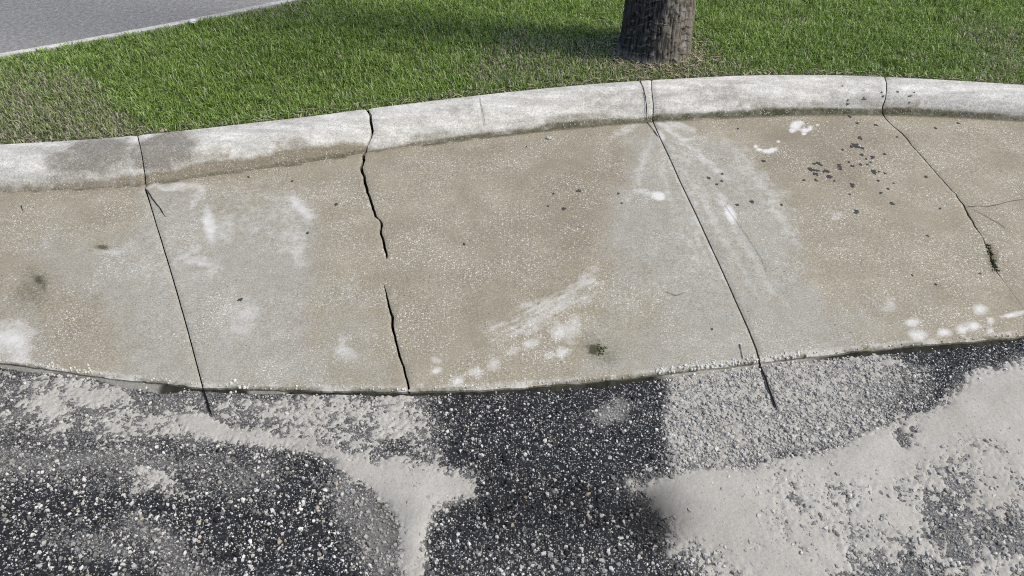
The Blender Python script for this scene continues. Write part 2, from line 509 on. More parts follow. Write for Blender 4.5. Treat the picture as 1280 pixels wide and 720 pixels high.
def asphalt_tones(px, py, x, y):
    """silt level, dust film, oil stain as they lie on the asphalt (picture measurements)"""
    wx = px + (fbm(x, y, 7, 4, 1) - .5) * 46; wy = py + (fbm(x, y, 7, 4, 2) - .5) * 40
    n = fbm(x, y, 26, 4, 3); n2 = fbm(x, y, 9, 4, 6)
    lv = np.zeros_like(px)
    up = lambda m, v: np.maximum(lv, m * v)
    # patchy washed silt along the left half of the gutter
    lv = up(poly(wx, wy, [(-600, 440), (0, 458), (250, 488), (540, 494), (560, 530), (545, 575), (470, 590), (380, 575), (250, 565), (120, 560), (0, 545), (-600, 560)], 34), .13 + .80 * n2)
    lv = up(poly(wx, wy, [(200, 505), (260, 518), (350, 545), (450, 562), (450, 582), (340, 568), (240, 548)], 16), .88)
    lv = up(poly(wx, wy, [(50, 472), (170, 480), (180, 505), (120, 520), (70, 500)], 22), .82)
    lv = up(poly(wx, wy, [(235, 518), (330, 535), (360, 555), (300, 565), (240, 548)], 18), .9)
    lv = up(poly(wx, wy, [(470, 497), (525, 500), (520, 560), (480, 560)], 12), .66)
    lv = up(poly(wx, wy, [(265, 492), (470, 494), (470, 512), (265, 515)], 9), .60)
    # bright tongue
    lv = up(poly(wx, wy, [(395, 558), (445, 562), (520, 582), (596, 596), (600, 622), (548, 632), (538, 700), (530, 735), (512, 700), (500, 650), (470, 612), (430, 584)], 20), 1.05)
    lv = up(blob(wx, wy, 190, 603, 24, 18, 10, .9) * (.4 + 1.2 * n), .58)
    # big sheet on the right
    lv = up(poly(wx, wy, [(786, 606), (860, 588), (1000, 560), (1090, 540), (1180, 505), (1225, 470), (1270, 452), (1700, 430), (1700, 900), (1000, 900), (900, 740), (835, 700), (850, 660), (800, 630)], 26), 1.08)
    lv -= .40 * smooth(.46, .70, fbm(x, y, 8, 5, 14)) * (px > 840) * smooth(560, 640, py) * (1 - blob(px, py, 890, 625, 120, 60, -10, .6))
    # chips coming through that sheet
    lv -= .45 * blob(wx, wy, 1000, 620, 60, 55, 0, .8) * (.3 + n2)
    lv -= .42 * poly(wx, wy, [(1040, 660), (1100, 650), (1180, 640), (1280, 640), (1400, 660), (1400, 760), (1080, 760)], 22) * (.5 + n2)
    lv -= .45 * blob(wx, wy, 1210, 590, 70, 45, 0, .8) * (.4 + n2)
    lv -= .75 * blob(px, py, 1133, 545, 16, 18, 0, .8) * smooth(.36, .58, fbm(x, y, 40, 3, 15))
    lv -= .25 * blob(wx, wy, 870, 690, 40, 30, 0, .8)
    # coarse coated strip between the sheet and the gutter
    coat = poly(px * .8 + wx * .2, wy, [(835, 458), (1000, 440), (1090, 432), (1170, 455), (1170, 505), (1090, 545), (1000, 562), (840, 592), (828, 540)], 10)
    fade = 1 - smooth(1060, 1190, wx)
    lv = np.maximum(lv, coat * (.36 + .18 * fade + .3 * (n2 - .5)))
    lv = np.maximum(lv, blob(wx, wy, 945, 490, 40, 45, 20, .8) * .58)
    dust = np.clip(lv * 1.1, 0, 1)
    dust = np.maximum(dust, .62 * poly(wx, wy, [(786, 606), (1000, 560), (1180, 505), (1225, 470), (1270, 452), (1700, 430), (1700, 900), (900, 740), (835, 700)], 30))
    dust = np.maximum(dust, .62 * poly(wx, wy, [(395, 558), (520, 582), (596, 596), (600, 622), (548, 632), (538, 720), (512, 700), (470, 612)], 34))
    dust = np.maximum(dust, .55 * poly(wx, wy, [(-600, 440), (540, 480), (560, 530), (545, 575), (380, 580), (120, 575), (-600, 560)], 34))
    dust = np.maximum(dust, coat * (.25 + .6 * fade))
    dust = np.maximum(dust, .80 * poly(wx, wy, [(430, 580), (480, 610), (515, 660), (520, 720), (470, 720), (440, 660), (410, 610)], 30))
    dust = np.maximum(dust, .55 * poly(wx, wy, [(160, 640), (220, 670), (290, 720), (260, 760), (190, 720), (150, 670)], 20))
    dust = np.maximum(dust, .62 * poly(wx, wy, [(-300, 540), (150, 560), (360, 580), (330, 610), (150, 605), (-300, 620)], 34))
    dust = np.maximum(dust, .75 * blob(wx, wy, 768, 520, 34, 16, 0, 1.) * smooth(.35, .65, fbm(x, y, 22, 4, 17)))
    dust = np.maximum(dust, .50 * blob(wx, wy, 130, 690, 60, 20, 20, .9))
    dust = np.maximum(dust, .24 * smooth(640, 720, py) * (px > 540))
    dust = np.clip(dust * (.62 + .76 * fbm(x, y, 30, 4, 16)), 0, 1)
    oil = np.maximum(1. * blob(wx, wy, 822, 650, 46, 36, 35, .8), .5 * blob(wx, wy, 690, 640, 90, 40, 0, .9))
    oil = np.maximum(oil, .35 * blob(wx, wy, 480, 650, 30, 40, 0, .9))
    return lv, dust, oil, coat * (.35 + .65 * fade)


nx, ny = 620, 170
gx = np.linspace(MX0, MX1, nx); t = np.linspace(0, 1, ny)
X = np.repeat(gx[None], ny, 0); Y = MY0 + (lip(X) - .004 - MY0) * t[:, None]
Z = (fbm(X, Y, 5, 3, 8) - .5) * .006 + (fbm(X, Y, 60, 3, 9) - .5) * .003
Z = np.where(t[:, None] < .02, 0, Z)
pxs, pys = project(X, Y, 0)
lv, du, oi, co_ = asphalt_tones(pxs, pys, X, Y)
colr = np.stack([du * .92, oi, lv, np.ones_like(du)], -1).reshape(-1, 4)
road = mesh_obj('road', np.stack([X, Y, Z], -1).reshape(-1, 3), grid_faces(ny, nx), M_ASPH, col=colr, smooth_shade=True)
tag(road, 'dark worn asphalt road strewn with pale stone chips in front of the gutter', 'road', kind='structure')
# outer road surface: three sheets that butt against the fine one
qx = np.linspace(-30, 30, 121)
outer_v, outer_f = [], []


def sheet(x0, x1, y0f, y1f, n):
    q = np.linspace(x0, x1, n); b0 = len(outer_v)
    for v in q: outer_v.append((v, y0f(v), 0)); outer_v.append((v, y1f(v), 0))
    for i in range(n - 1): outer_f.append((b0 + 2 * i, b0 + 2 * i + 2, b0 + 2 * i + 3, b0 + 2 * i + 1))


sheet(-30, MX0, lambda v: -12, lambda v: float(lip(v)) - .004, 60)
sheet(MX1, 30, lambda v: -12, lambda v: float(lip(v)) - .004, 60)
sheet(MX0, MX1, lambda v: -12, lambda v: MY0, 2)
mesh_obj('road_surface', np.array(outer_v), outer_f, M_ASPH, road, col=np.tile([.18, 0, 0, 1], (len(outer_v), 1)))

# stone chips standing in the asphalt
GROOVES = (((254, 486), (265, 520)), ((948, 452), (971, 514)))


def groove_dist(x, y):
    best = np.full(np.shape(x), 1e9)
    for a, b in GROOVES:
        ax, ay = unproject(*a, 0); bx_, by_ = unproject(*b, 0)
        ex, ey = bx_ - ax, by_ - ay
        tt = np.clip(((x - ax) * ex + (y - ay) * ey) / (ex * ex + ey * ey), 0, 1)
        best = np.minimum(best, np.hypot(x - ax - tt * ex, y - ay - tt * ey))
    return best


N = 84000
cx = rng.uniform(MX0, MX1, N); cy = MY0 + .03 + (lip(cx) - .007 - MY0 - .03) * rng.random(N)
keep = rng.random(N) < np.where((np.abs(cx) < 1.5) & (cy > .66), 1, .45)
cx, cy = cx[keep], cy[keep]
# extra stones where the worn strip stands rough and coated
ex_ = rng.uniform(.2, 1.15, 30000); ey_ = rng.uniform(.9, 1.7, 30000)
ec = asphalt_tones(*project(ex_, ey_, 0), ex_, ey_)[3]
kk = (rng.random(30000) < ec) & (ey_ < lip(ex_) - .008)
cx = np.concatenate([cx, ex_[kk]]); cy = np.concatenate([cy, ey_[kk]])
far_ok = groove_dist(cx, cy) > .0065
cx, cy = cx[far_ok], cy[far_ok]; N = len(cx)
cpx, cpy = project(cx, cy, 0)
clv, cdu, coi, cco = asphalt_tones(cpx, cpy, cx, cy)
rad = np.exp(rng.normal(math.log(.0028), .50, N)).clip(.0013, .0088)
rad *= np.interp(cpy, [430, 520, 640], [.78, .85, 1.05]) * (1 + .25 * cco)
cz = (fbm(cx, cy, 5, 3, 8) - .5) * .006 - rad * rng.uniform(.0, .35, N)
K = 5
ang = rng.uniform(0, 6.28, N)[:, None] + np.arange(K) / K * 2 * math.pi + rng.normal(0, .22, (N, K))
r0 = rad[:, None] * rng.uniform(.85, 1.2, (N, K)); r1 = rad[:, None] * rng.uniform(.4, .85, (N, K))
el = rng.uniform(.6, 1.0, N); ori = rng.uniform(0, 3.14, N)
hh = rad * rng.uniform(.55, 1.05, N)


def ring(r, h):
    a = r * np.cos(ang); b = r * np.sin(ang) * el[:, None]
    return np.stack([cx[:, None] + a * np.cos(ori)[:, None] - b * np.sin(ori)[:, None],
                     cy[:, None] + a * np.sin(ori)[:, None] + b * np.cos(ori)[:, None], np.broadcast_to(h, (N, K))], -1)


R0 = ring(r0, (cz - rad * .6)[:, None]); R1 = ring(r1, cz[:, None] + hh[:, None] * rng.uniform(.55, 1.0, (N, K)))
top = np.stack([cx + rng.normal(0, .2, N) * rad, cy + rng.normal(0, .2, N) * rad, cz + hh], -1)[:, None]
V = np.concatenate([R0, R1, top], 1)                                # N,11,3
tri = []
for k in range(K):
    k2 = (k + 1) % K
    tri += [(k, k2, K + k2), (k, K + k2, K + k), (K + k, K + k2, 2 * K)]
tri = np.array(tri)
F = (np.arange(N) * (2 * K + 1))[:, None, None] + tri[None]
u = rng.random(N)
pale = np.where(cpy > 575, .30, .34)
pale = pale * np.where((cpx > 560) & (cpx < 820) & (cpy < 640), .72, 1)
bright = rng.uniform(.40, .86, N)[:, None] * np.array([1, .965, .90])
warm = rng.uniform(.3, .5, N)[:, None] * np.array([1, .86, .66])
mid = rng.uniform(.07, .26, N)[:, None] * np.array([1, 1, 1.0])
dark = rng.uniform(.010, .045, N)[:, None] * np.array([1, 1, 1.06])
cc = np.where((u < pale)[:, None], bright, np.where((u < pale + .04)[:, None], warm, np.where((u < pale + .24)[:, None], mid, dark)))
dk = np.clip(cdu * .9 + rng.normal(0, .15, N), 0, .8)[:, None] * np.where(cdu < .05, 0, 1)[:, None]
siltc = np.array([.50, .485, .445])
dk = np.maximum(dk, (cco * rng.uniform(.5, 1.05, N))[:, None].clip(0, .92))
cc = cc * (1 - dk) + siltc * dk
cc *= (1 - .8 * coi)[:, None]
colc = np.concatenate([np.repeat(cc[:, None], 2 * K + 1, 1), np.ones((N, 2 * K + 1, 1))], -1)
colc[:, :K, :3] *= .5                                              # bitumen still clings to the sunk sides
chips = mesh_obj('stone_chips', V.reshape(-1, 3), F.reshape(-1, 3), M_CHIP, road, col=colc.reshape(-1, 4))
tag(chips, kind='stuff')

# dried silt lying in the low places: a real layer through which the chips stand
sx = np.arange(MX0, MX1, .0034); sn = 280
X = np.repeat(sx[None], sn, 0); Y = (MY0 + .05) + (lip(X) - .006 - MY0 - .05) * np.linspace(0, 1, sn)[:, None]
pxs, pys = project(X, Y, 0)
lv, du, oi, co_ = asphalt_tones(pxs, pys, X, Y)
nz = (fbm(X, Y, 60, 3, 11) - .5)
nz2 = (fbm(X, Y, 150, 2, 12) - .5)
flat = smooth(.66, .90, lv)
zs = (fbm(X, Y, 5, 3, 8) - .5) * .006 - .0050 + .0094 * np.clip(lv, 0, 1.05) + nz * .0062 * (1 - .85 * flat) + nz2 * .0070 * (1 - .9 * flat)
ok = lv > .12
zs -= .012 * (1 - smooth(.002, .006, groove_dist(X, Y)))
fc = grid_faces(sn, len(sx)); okf = ok.ravel()[fc].any(1)
fc = fc[okf]
used = np.unique(fc); remap = np.zeros(X.size, int); remap[used] = np.arange(len(used))
vs = np.stack([X, Y, zs], -1).reshape(-1, 3)[used]
thin = np.clip(1 - smooth(.10, .45, lv), 0, 1)
cs = np.stack([thin, lv, oi, np.ones_like(lv)], -1).reshape(-1, 4)[used]
silt = mesh_obj('dried_silt', vs, remap[fc], M_SILT, col=cs, smooth_shade=True)
tag(silt, 'pale grey dried silt lying in sheets and tongues over the asphalt', 'silt', kind='stuff')

# ------------------------------------------------------------------ gutter slabs
gutter = bpy.data.objects.new('gutter', None); C.objects.link(gutter)
tag(gutter, 'wide tan concrete gutter split into slabs by joints and cracks', 'gutter', kind='structure')


def pan_tones(px, py, x, y, v):
    wx = px + (fbm(x, y, 9, 4, 21) - .5) * 44; wy = py + (fbm(x, y, 9, 4, 22) - .5) * 40
    n = fbm(x, y, 14, 5, 23)
    g = np.zeros_like(px); w = np.zeros_like(px); k = np.zeros_like(px); d = np.zeros_like(px)
    mx = np.maximum
    # grey rubbed zones
    g = mx(g, .80 * poly(wx, wy, [(185, 235), (235, 240), (270, 262), (340, 240), (385, 250), (400, 300), (385, 360), (380, 420), (440, 490), (150, 490), (140, 420), (100, 345), (130, 300), (175, 275)], 30))
    g = mx(g, .45 * poly(wx, wy, [(380, 330), (470, 360), (500, 490), (380, 490)], 40))
    g = mx(g, .62 * poly(wx, wy, [(20, 300), (70, 280), (160, 330), (190, 400), (140, 390), (60, 350)], 30))
    g = mx(g, .85 * poly(wx, wy, [(790, 156), (850, 148), (905, 175), (960, 215), (985, 265), (1000, 330), (1040, 395), (1075, 440), (930, 470), (740, 478), (735, 420), (752, 340), (765, 270), (775, 210)], 22))
    g = mx(g, .5 * blob(wx, wy, 1080, 415, 60, 40, 0, .8))
    g = mx(g, .55 * blob(wx, wy, 20, 420, 70, 45, 20, .8))
    g -= .45 * blob(wx, wy, 775, 395, 60, 50, 0, .9)
    # chalk white
    def W(m, a):
        nonlocal w
        w = mx(w, m * a)
    W(blob(wx, wy, 12, 430, 26, 26, 0, .9), .75)
    W(blob(px, py, 262, 282, 8, 22, -8, .7), .75); W(blob(wx, wy, 276, 285, 16, 24, 0, .8), .35)
    W(blob(wx, wy, 243, 318, 24, 8, 15, .8), .6); W(blob(wx, wy, 266, 335, 9, 14, -30, .8), .4)
    W(blob(wx, wy, 374, 264, 18, 13, 30, .9), .62); W(blob(wx, wy, 365, 305, 18, 22, -30, .9), .38)
    W(blob(wx, wy, 428, 435, 16, 12, 40, .9), .6); W(blob(wx, wy, 300, 395, 30, 26, 0, 1.), .38); W(blob(wx, wy, 330, 270, 60, 40, 20, 1.), .24); W(blob(wx, wy, 215, 330, 60, 50, 0, 1.), .2)
    W(blob(wx, wy, 240, 245, 9, 22, -10, .8), .42); W(blob(wx, wy, 222, 238, 34, 6, -6, .7), .55)
    W(blob(wx, wy, 130, 320, 22, 9, 0, 1.), .4); W(blob(wx, wy, 158, 310, 16, 8, 0, 1.), .3)
    W(blob(px, py, 823, 245, 9, 5.5, 12, .4), 1.); W(blob(wx, wy, 806, 243, 16, 7, 10, .9), .5)
    W(blob(px, py, 913, 268, 6, 12, -22, .5), .95); W(blob(wx, wy, 903, 250, 6, 16, -25, .9), .5)
    W(poly(wx, wy, [(812, 152), (828, 153), (850, 172), (885, 172), (850, 180)], 8), .75)
    W(blob(px, py, 845, 155, 26, 5, 20, .8), .55); W(blob(px, py, 782, 162, 22, 5, -28, .9), .45)
    W(blob(px, py, 826, 170, 4, 8, -30, .6), .8)
    W(poly(wx, wy, [(835, 178), (850, 200), (880, 235), (892, 265), (868, 232), (846, 205)], 12), .42)
    W(poly(wx, wy, [(895, 165), (950, 205), (985, 260), (1000, 310), (985, 300), (960, 245), (915, 205)], 16), .38)
    W(blob(wx, wy, 850, 275, 10, 40, -20, .9), .25); W(blob(wx, wy, 865, 310, 6, 30, -22, .9), .28)
    for (ax_, ay_, bx_, by_, wd, am) in ((826, 170, 905, 345, 5, .36), (834, 178, 950, 370, 6, .3), (818, 165, 790, 245, 6, .34), (840, 170, 925, 235, 5, .4), (824, 180, 846, 300, 4, .28), (870, 200, 990, 400, 7, .26), (808, 170, 775, 300, 6, .22), (860, 262, 890, 345, 4, .3)):
        ln_ = math.hypot(bx_ - ax_, by_ - ay_) / 2
        W(blob(px * .75 + wx * .25, py, (ax_ + bx_) / 2, (ay_ + by_) / 2, ln_, wd, math.degrees(math.atan2(by_ - ay_, bx_ - ax_)), .85), am)
    ca, sa_ = math.cos(math.radians(-27)), math.sin(math.radians(-27))
    bu = (px * ca + py * sa_); bv = (-px * sa_ + py * ca)
    brush = smooth(.30, .62, fbm(bu * .03, bv * .30, 1, 4, 91)); drip = smooth(.35, .62, fbm(px * .11, py * .022, 1, 4, 92))
    W(poly(wx, wy, [(600, 412), (640, 392), (735, 343), (748, 352), (745, 372), (700, 392), (640, 420), (608, 428)], 9) * (.35 + .65 * brush), .50)
    W(poly(wx, wy, [(690, 398), (735, 382), (745, 410), (725, 425), (690, 445)], 14) * (.25 + .75 * drip), .50)
    for cx_, cy_, a_ in ((568, 479, 8), (590, 467, 9), (613, 456, 9), (637, 441, 8), (662, 428, 10), (541, 462, 6), (543, 448, 5), (700, 415, 11), (705, 440, 9), (685, 445, 8)):
        W(blob(wx * .5 + px * .5, wy * .5 + py * .5, cx_, cy_, a_, a_ * .75, -20, .9) * (.5 + n), .64)
    for cx_, cy_, a_, b_ in ((1140, 402, 7, 5), (1178, 414, 8, 5), (1200, 409, 7, 5), (1212, 405, 8, 5), (1226, 387, 10, 5), (1237, 400, 6, 4), (1148, 419, 10, 7), (1236, 411, 4, 3), (1112, 380, 9, 9), (1046, 272, 7, 6)):
        W(blob(wx * .3 + px * .7, wy * .3 + py * .7, cx_, cy_, a_, b_, 0, .85), .85 if cy_ > 384 else .45)
    W(blob(px, py, 1268, 393, 16, 3, -12, .5), .8)
    W(.7 * smooth(.975, .995, v) * (n > .45), .6)
    # bird-white splashes
    for cx_, cy_, a_, b_ in ((995, 157, 7, 5.5), (1000, 154, 5, 3), (1006, 163, 6, 3), (990, 163, 4, 3), (1013, 160, 3, 3), (960, 189, 8, 3), (949, 187, 4, 2), (945, 183, 3, 2), (973, 177, 2.2, 1.5), (1022, 156, 2, 1.5), (1005, 167, 3, 2), (967, 187, 5, 2.5)):
        W(blob(px, py, cx_, cy_, a_, b_, 0, .55), .95)
    # the darker brown, damper ground
    d = mx(d, .52 * poly(wx, wy, [(640, 215), (720, 195), (775, 200), (765, 260), (745, 320), (700, 330), (650, 290)], 34))
    d = mx(d, .55 * poly(wx, wy, [(930, 150), (1090, 145), (1110, 190), (1080, 235), (1000, 225), (960, 195)], 26))
    d = mx(d, .30 * poly(wx, wy, [(470, 190), (600, 175), (780, 155), (780, 175), (600, 200), (480, 215)], 16))
    d = mx(d, .38 * poly(wx, wy, [(0, 240), (170, 236), (170, 244), (0, 252)], 6))
    d = mx(d, .30 * blob(wx, wy, 640, 330, 140, 50, -20, 1.))
    d = mx(d, .35 * blob(wx, wy, 60, 400, 60, 60, 0, 1.))
    d = mx(d, .55 * (1 - smooth(.0, .05, v)))
    # moss and grime
    k = mx(k, 1.25 * blob(wx, wy, 752, 438, 11, 10, 50, .8)); k = mx(k, .62 * blob(wx, wy, 756, 441, 26, 15, 40, .9))
    k = mx(k, .48 * blob(wx, wy, 42, 362, 32, 26, 30, .9)); k = mx(k, .8 * blob(wx, wy, 48, 352, 17, 4, 40, .7))
    k = mx(k, .75 * (1 - smooth(.004, .022, v)) * smooth(.35, .6, n + .25 * (px > 600) - .05))
    k = mx(k, .7 * smooth(.985, .998, v) * smooth(.40, .55, fbm(x, y, 12, 3, 25)))
    k = mx(k, .6 * blob(px, py, 1240, 322, 8, 20, -10, .8))
    k = mx(k, .22 * blob(wx, wy, 1040, 190, 60, 36, 0, 1.))
    k = mx(k, .85 * blob(px, py, 128, 309, 9, 3.2, 5, .6))
    return np.stack([np.clip(g, 0, 1), w, k, d], -1)


def edge_wall(P, depth, flip):
    """vertical face below an edge polyline"""
    Q = P.copy(); Q[:, 2] -= depth
    f = grid_faces(2, len(P))
    return np.concatenate([P, Q]), (f[:, ::-1] if flip else f)


for i in range(len(pan_edges) - 1):
    (xl, wl), (xr, wr) = pan_edges[i], pan_edges[i + 1]
    L = xl + wl * .5; R = xr - wr * .5
    nc = max(40, int((R - L).mean() / .0065)) if 0 < i < len(pan_edges) - 2 else 330
    u = np.linspace(0, 1, nc)
    X = L[:, None] + (R - L)[:, None] * u
    Vv = np.repeat(VROW[:, None], nc, 1)
    Y = base(X) + (lip(X) - base(X)) * Vv
    Zp = pan_z(X, Vv)
    # arrises: slightly worn along joints and lip
    dl = np.minimum(X - L[:, None], R[:, None] - X)
    wloc = np.where(u[None] < .5, wl[:, None], wr[:, None])
    Zp -= .0022 * (1 - smooth(0, .008, dl)) * np.clip(wloc / .004, 0, 1) + .004 * smooth(.988, 1, Vv)
    Y += np.where(Vv > .999, (fbm(X, Y * 0, 22, 4, 31) - .5) * .012, 0)
    pxs, pys = project(X, Y, Zp)
    col = pan_tones(pxs, pys, X, Y, Vv)
    P = np.stack([X, Y, Zp], -1)
    verts = [P.reshape(-1, 3)]; faces = [grid_faces(NV, nc)[:, ::-1]]; cols = [col.reshape(-1, 4)]
    off = NV * nc
    for edge, ec, fl in ((P[:, 0], col[:, 0], True), (P[:, -1], col[:, -1], False), (P[-1], col[-1], True)):
        v, f = edge_wall(edge, .05, not fl)
        verts.append(v); faces.append(f + off); off += len(v)
        e = ec.copy(); e[:, 2] = np.maximum(e[:, 2], .45); cols.append(np.concatenate([e, e]))
    mesh_obj('gutter_slab', np.concatenate(verts), np.concatenate(faces), M_PAN, gutter, np.concatenate(cols), smooth_shade=False)
for o in gutter.children:
    o.data.polygons.foreach_set('use_smooth', np.ones(len(o.data.polygons), bool))

# dark earth in the bottom of the open joints
q = np.linspace(X_END_L, X_END_R, 200)
vb = np.concatenate([np.stack([q, lip(q) - .002, np.full_like(q, -.022)], 1), np.stack([q, back(q) - .01, np.full_like(q, -.022)], 1)])
mesh_obj('joint_bed', vb, grid_faces(2, 200), M_BASE, gutter, np.tile([.02, .019, .017, 1], (400, 1)))

# ------------------------------------------------------------------ kerb sections
kerb = bpy.data.objects.new('kerb', None); C.objects.link(kerb)
tag(kerb, 'low pale rounded concrete kerb curving between the gutter and the lawn', 'kerb', kind='structure')
NP = len(PROF)


def kerb_tones(px, py, x, d):
    wx = px + (fbm(x, d * .2, 9, 4, 41) - .5) * 60
    n = fbm(x, d * .15, 7, 4, 42); n3 = fbm(x, d * .15, 22, 4, 43)
    r = 1.1 * blob(wx, d * 100, 118, 66, 50, 36, 0, .5); r = np.maximum(r, 1.2 * blob(wx, d * 100, 206, 66, 42, 38, 0, .4))
    r = np.maximum(r, .42 * blob(wx, d * 100, 770, 62, 60, 26, 0, .8)); r = np.maximum(r, .4 * blob(wx, d * 100, 890, 60, 60, 26, 0, .8))
    r = np.maximum(r, .38 * smooth(.8, 1, d) * n * 1.4); r = np.maximum(r, .35 * blob(wx, d * 100, 560, 66, 50, 20, 0, .8))
    r = np.maximum(r, .3 * blob(wx, d * 100, 1080, 58, 50, 30, 0, .8))
    # dirt band on the foot of the kerb
    hb = np.interp(px, [-400, 0, 90, 180, 250, 320, 380, 430, 456, 464, 520, 600, 700, 805, 820, 1000, 1100, 1110, 1200, 1280, 1700],
                   [.22, .20, .20, .26, .31, .31, .36, .37, .24, .12, .15, .15, .17, .17, .17, .18, .17, .20, .24, .24, .24])
    hb = hb + (n - .5) * .16
    g = (1 - smooth(hb - .14, hb + .14, d)) * (.80 + .5 * (n3 - .5) + .35 * (px > 170) * (px < 458)); g = np.maximum(g, .55 * (1 - smooth(hb * 1.2, hb * 2.2, d)) * smooth(.45, .65, n))
    mb = hb * np.interp(px, [0, 430, 470, 600, 800, 1000, 1280], [.30, .42, .8, 1.0, 1.1, 1.2, .9])
    b = (.78 + .5 * (n3 - .5)) * (1 - smooth(mb * .55, mb * 1.15, d))
    b = b * np.interp(px, [0, 180, 300, 480, 700, 860, 960, 1280], [.6, .55, .7, .75, .9, 1.0, 1.1, .85])
    return np.stack([np.clip(r, 0, 1), g, b, n], -1)


for i in range(len(kerb_edges) - 1):
    (xl, wl), (xr, wr) = kerb_edges[i], kerb_edges[i + 1]
    L = xl + wl * .5; R = xr - wr * .5
    nc = max(40, int((R - L).mean() / .006)) if 0 < i < len(kerb_edges) - 2 else 330
    u = np.linspace(0, 1, nc)
    X = L[:, None] + (R - L)[:, None] * u
    D = np.repeat(_d[:, None], nc, 1)
    wdt = back(X) - base(X)
    Y = base(X) + PROF[:, 0][:, None] * wdt
    Z = Z_BASE - .004 + PROF[:, 1][:, None] * (Z_BACK - Z_BASE + .004) + X * 0
    bulge = (fbm(X, D * .3, 4, 3, 51) - .5) * .010 * np.sin(np.pi * D)
    Y -= bulge; Z += (fbm(X, D * .3, 2.2, 2, 52) - .5) * .006 * D
    dl = np.minimum(X - L[:, None], R[:, None] - X)
    rz = .003 * (1 - smooth(0, .012, dl)); Z -= rz; Y += rz * .7 * (1 - D)
    pxs, pys = project(X, Y, Z)
    col = kerb_tones(pxs, pys, X, D)
    P = np.stack([X, Y, Z], -1)
    verts = [P.reshape(-1, 3)]; faces = [grid_faces(NP, nc)]; cols = [col.reshape(-1, 4)]
    off = NP * nc
    for edge, ec, fl in ((P[:, 0], col[:, 0], True), (P[:, -1], col[:, -1], False), (P[-1], col[-1], False)):
        Q = edge.copy(); Q[:, 2] = -.03
        if edge is not P[-1]: Q[:, 1] = np.maximum(Q[:, 1], edge[0, 1]) 
        f = grid_faces(2, len(edge)); v = np.concatenate([edge, Q])
        verts.append(v); faces.append((f if fl else f[:, ::-1]) + off); off += len(v)
        e = ec.copy(); e[:, 2] = np.maximum(e[:, 2], .4); cols.append(np.concatenate([e, e]))
    o = mesh_obj('kerb_section', np.concatenate(verts), np.concatenate(faces), M_KERB, kerb, np.concatenate(cols), smooth_shade=True)

# ------------------------------------------------------------------ fine cracks, spots, crumbs on the concrete


def pan_at(px, py):
    x, y = unproject(px, py, .009)
    v = (base(x) - y) / (base(x) - lip(x))
    return x, y, pan_z(x, v)


def kerb_surface(px, py):
    """point of the kerb seen along a picture line"""
    best = None
    x = (px - 640) / FPX * 3.2
    ks = np.arange(NP); xx = np.full(NP, float(x))
    for _ in range(5):
        w = back(xx) - base(xx); y = base(xx) + PROF[:, 0] * w; z = Z_BASE + PROF[:, 1] * (Z_BACK - Z_BASE)
        xx = (px - 640) / FPX * (y * ct + (CAM_H - z) * st)
    pp = project(xx, y, z)[1]
    k = int(np.argmin(np.abs(pp - py)))
    return float(xx[k]), float(y[k]), float(z[k])


def crack_strip(name, pts, width, parent, on_kerb=False, color=(.03, .028, .025)):
    p = []
    for (a, b) in zip(pts[:-1], pts[1:]):
        n = max(2, int(math.hypot(b[0] - a[0], b[1] - a[1]) / 4))
        for s in range(n): p.append((a[0] + (b[0] - a[0]) * s / n, a[1] + (b[1] - a[1]) * s / n))
    p.append(pts[-1])
    w = np.array([kerb_surface(*q) if on_kerb else tuple(float(c) for c in pan_at(*q)) for q in p])
    w[1:-1, 0] += rng.normal(0, width * .18, len(w) - 2)
    tng = np.gradient(w, axis=0); nrm = np.stack([-tng[:, 1], tng[:, 0], tng[:, 0] * 0], 1)
    if on_kerb: nrm = np.tile([1., 0, 0], (len(w), 1))
    nrm /= np.linalg.norm(nrm, axis=1)[:, None]
    hw = (width * .5 * rng.uniform(.55, 1.2, len(w)) * np.minimum(1, np.linspace(0, 1, len(w))[::-1] * 4 + .25))[:, None]
    w[:, 2] += .0022
    if on_kerb: w[:, 1] -= .0035
    v = np.concatenate([w - nrm * hw, w + nrm * hw])
    return mesh_obj(name, v, grid_faces(2, len(w)), M_BASE, parent, np.tile([*color, 1], (len(v), 1)))


crack_strip('fine_crack', [(183, 236), (190, 247), (199, 259), (207, 271)], .0035, gutter)
crack_strip('fine_crack', [(1209, 259), (1222, 258), (1235, 258.5), (1248, 256), (1262, 252), (1285, 249)], .0022, gutter, color=(.09, .08, .06))
crack_strip('fine_crack', [(1216, 262), (1233, 271), (1250, 281), (1262, 290)], .0022, gutter, color=(.09, .08, .06))
crack_strip('fine_crack', [(809, 152), (816, 161), (825, 173)], .0038, gutter)
crack_strip('fine_crack', [(924, 432), (928, 452)], .0028, gutter, color=(.06, .055, .05))
crack_strip('fine_crack', [(906, 256), (930, 290), (952, 325), (963, 356)], .0011, gutter, color=(.22, .205, .18))
crack_strip('fine_crack', [(832, 366), (845, 371), (856, 367)], .0016, gutter, color=(.12, .105, .08))
crack_strip('fine_crack', [(26, 256), (29, 264)], .003, gutter)
crack_strip('fine_crack', [(800, 101), (804, 110), (806.5, 122), (808, 132), (808.5, 150)], .0040, kerb, True)
crack_strip('fine_crack', [(600, 122), (603, 138), (607, 158)], .0020, kerb, True, color=(.20, .19, .17))
crack_strip('fine_crack', [(1075, 113), (1085, 113.5)], .002, kerb, True, color=(.2, .19, .17))


